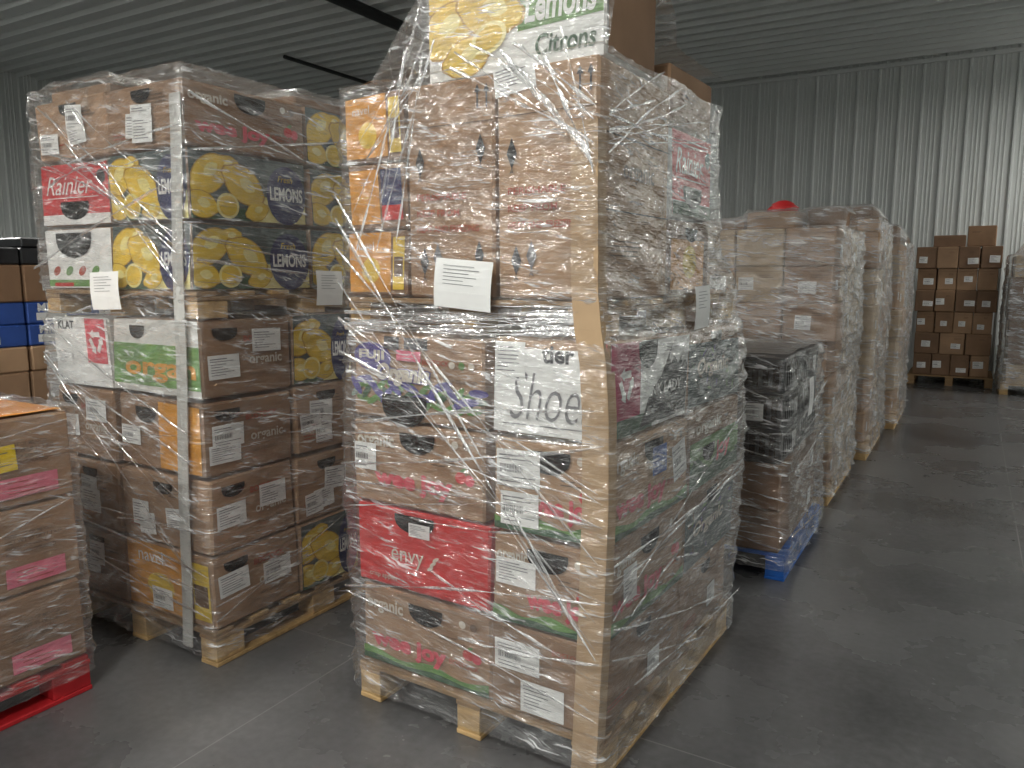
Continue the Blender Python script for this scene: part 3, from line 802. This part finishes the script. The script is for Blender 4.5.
P1,z1=row_stack('wrapped_pallet_of_small_cartons',-1.80,5.45,1.06,1.2,(.22,.25,.25,.25,.25,.25,.25),bg,41,'film_heavy',nx=3,ny=3,top=((.1,.1,.3,.35,.07,'card_a'),(.42,.1,.34,.35,.12,'card_c'),(.77,.3,.25,.4,.14,'card_b')))
def redbag():
    mb=MB(); mi=mb.mi('card_red'); n=14
    for j in range(9):
        ph=math.pi*j/8*.5
        for i in range(n):
            t=2*math.pi*i/n; r=(.06+.03*noise.noise(Vector((i*.9,j*.8,2))))*math.cos(ph)+.005
            mb.v.append((.62+1.5*r*math.cos(t),.3+r*math.sin(t),z1+.122+.085*math.sin(ph)+.02*noise.noise(Vector((i,j,0)))*(j>0)))
    for j in range(8):
        for i in range(n):
            a=j*n+i;b=j*n+(i+1)%n; mb.f.append((a,b,b+n,a+n)); mb.m.append(mi)
    mb.obj('red_bag',P1,True)
redbag()
row_stack('wrapped_pallet_of_small_cartons',-1.75,7.0,1.08,1.2,(.26,.3,.3,.3,.3,.3,.1),bg,43,'film_heavy',nx=2,ny=3,top=((.5,.2,.5,.5,.12,'card_b'),))
row_stack('wrapped_pallet_of_small_cartons',-1.68,8.6,1.10,1.2,(.25,.27,.27,.27,.27,.27,.12),('card_beige','card_c'),45,'film_heavy',nx=3,ny=3,top=((.6,.2,.4,.4,.18,'card_b'),))
row_stack('stack_of_brown_cartons',-.72,12.45,1.06,1.0,(.3,.3,.3,.3,.3,.3),('card_b','card_d','card_a'),47,nx=4,ny=3,F=False,palm='wood_dark',top=((.2,.1,.4,.4,.16,'card_d'),(.62,.1,.35,.35,.28,'card_b')),lab=.8)
row_stack('wrapped_pallet_of_small_cartons',.40,11.9,1.1,1.2,(.26,.28,.28,.28,.28,.28),('card_beige','card_d'),48,'film_heavy',nx=3,ny=3,top=((.2,.1,.6,.5,.22,'card_c'),))

# ================================================================== LEFT BACKGROUND
def left_bg():
    random.seed(3)
    P=empty('stack_of_mixed_boxes',-5.9,2.1,0)
    mb=MB(); pallet(mb,1.1,1.2,0,.14,'wood'); mb.obj('wood_pallet',P)
    mb=MB(); z=.141
    for h,m_ in ((.3,'card_a'),(.3,'card_b'),(.24,'card_a'),(.15,'card_c'),(.13,'blue_box'),(.13,'blue_box'),(.22,'card_b'),(.1,'black_plastic'),(.06,'black_plastic')):
        for i in range(2):
            for j in range(3):
                if h==.06 and j==0: continue
                c=carton(mb,i*.55,j*.4,z,.55,.4,h,m_,jit=1.5)
                for s in ('F','R'):
                    if m_=='blue_box': rect(mb,c[s],.05,.02,c[s].w*.6,h*.5,'paper',1); text(mb,c[s],'MILK',.06,h*.55,w=.15,m='paper',bold=.03)
                    else: label(mb,c[s],.1,h*.3,.1,h*.4)
        z+=h
    mb.obj('boxes',P)
    row_stack('wrapped_pallet_of_small_cartons',-7.6,2.6,1.1,1.2,(.28,.28,.28,.28,.28,.2),('card_b','card_a'),61,nx=2,ny=3,lab=.6)
    row_stack('wrapped_pallet_of_small_cartons',-5.4,3.9,1.1,1.2,(.28,.28,.28,.28,.28),('card_b','card_a'),62,nx=2,ny=3,lab=.6)
left_bg()

# ================================================================== ROOM
XL,XR,YF,YB,ZC=-13.7,5.0,-4.0,13.7,4.82
def ribprofile(L,pitch=.3048,H=.03,minor=True):
    pts=[(0,0)]; x=0
    while x<L-pitch:
        pts+= [(x+.02,0),(x+.035,H),(x+.06,H),(x+.075,0)]
        if minor:
            for c in (.135,.19,.245): pts+= [(x+c-.012,0),(x+c-.006,.008),(x+c+.006,.008),(x+c+.012,0)]
        x+=pitch
    pts.append((L,0)); return pts
def ribpanel(name,o,u,v,n,L,Hh,m,**k):
    mb=MB(); pr=ribprofile(L,**k); mi=mb.mi(m); o,u,v,n=Vector(o),Vector(u),Vector(v),Vector(n)
    for a,h in pr:
        mb.v.append(tuple(o+u*a+n*h)); mb.v.append(tuple(o+u*a+n*h+v*Hh))
    for i in range(len(pr)-1): mb.f.append((2*i,2*i+2,2*i+3,2*i+1)); mb.m.append(mi)
    b=len(mb.v)
    for p in (o-n*.05,o+u*L-n*.05,o+u*L+v*Hh-n*.05,o+v*Hh-n*.05): mb.v.append(tuple(p))
    mb.f.append((b,b+1,b+2,b+3)); mb.m.append(mi)
    return mb.obj(name)
ribpanel('wall_back',(XL,YB,0),(1,0,0),(0,0,1),(0,-1,0),XR-XL,ZC,'wall_metal')
ribpanel('wall_left',(XL,YF,0),(0,1,0),(0,0,1),(1,0,0),YB-YF,ZC,'wall_metal')
ribpanel('wall_right',(XR,YF,0),(0,1,0),(0,0,1),(-1,0,0),YB-YF,ZC,'wall_metal')
ribpanel('wall_front',(XL,YF,0),(1,0,0),(0,0,1),(0,1,0),XR-XL,ZC,'wall_metal')
ribpanel('ceiling',(XL,YF,ZC),(0,1,0),(1,0,0),(0,0,-1),YB-YF,XR-XL,'ceiling_metal',H=.06,minor=False)
mb=MB(); mb.bx(XL,YF,-.2,XR,YB,0,'concrete',.0005); mb.obj('floor')
mb=MB(); mb.bx(XL,YB-.06,ZC-.12,XR,YB-.031,ZC-.06,'wall_metal',.002); mb.obj('trim_1')
def pipe(name,a,b,r,m):
    a,b=Vector(a),Vector(b); d=(b-a).normalized(); s=d.cross(Vector((0,0,1))).normalized(); t=s.cross(d); mb=MB(); mi=mb.mi(m)
    for p in (a,b):
        for i in range(12): mb.v.append(tuple(p+s*r*math.cos(i*math.pi/6)+t*r*math.sin(i*math.pi/6)))
    for i in range(12): mb.f.append((i,(i+1)%12,12+(i+1)%12,12+i)); mb.m.append(mi)
    mb.f.append(tuple(range(12))); mb.m.append(mi); mb.f.append(tuple(range(12,24))); mb.m.append(mi)
    return mb.obj(name,None,True)
pipe('ceiling_pipe',(-6.5,-3.9,4.69),(-6.5,13.6,4.69),.07,'steel_dark')
pipe('ceiling_pipe',(-8.95,8.6,4.73),(-8.95,11.2,4.73),.03,'steel_dark')

def fixture(x,y,e,sx=.6,sy=.3,c=(1,.975,.93),up=.5):
    mb=MB(); mb.bx(-sx/2-.03,-sy/2-.03,.02,sx/2+.03,sy/2+.03,.08,'fixture',.01)
    for q in (-.2,.2): mb.bx(q-.01,-.01,.08,q+.01,.01,ZC-4.3-.06,'steel_dark',.001)
    P=empty('ceiling_light',x,y,0); P.location=(x,y,4.3)
    mb.obj('housing',P)
    for nm,en,z,rx in (('lamp',e,0,0),('added_ceiling_fill',e*up,.1,math.pi)):  # second lamp faces up, added to brighten the ceiling and its ribs
        l=bpy.data.lights.new(nm,'AREA'); l.shape='RECTANGLE'; l.size=sx; l.size_y=sy; l.energy=en; l.color=c
        o=bpy.data.objects.new(nm,l); o.parent=P; o.location=(0,0,z); o.rotation_euler=(rx,0,0); col.objects.link(o)
for x,y,e in ((-.6,-1.6,165),(-4.3,-1.8,185),(3.4,1.5,30),(3.4,6.5,55),(2.8,11.9,105),(-5,4.6,60),(-9.5,2.5,110)):
    fixture(x,y,e)

w=bpy.data.worlds.new('World'); scn.world=w; w.use_nodes=True
w.node_tree.nodes['Background'].inputs[0].default_value=(.5,.52,.55,1); w.node_tree.nodes['Background'].inputs[1].default_value=.05

cam=bpy.data.cameras.new('camera'); co=bpy.data.objects.new('camera',cam); col.objects.link(co)
cam.sensor_width=36; cam.lens=775/1024*36; cam.clip_start=.05
co.location=(0,0,1.55); co.rotation_euler=(math.radians(82),0,math.radians(30.5))
scn.camera=co
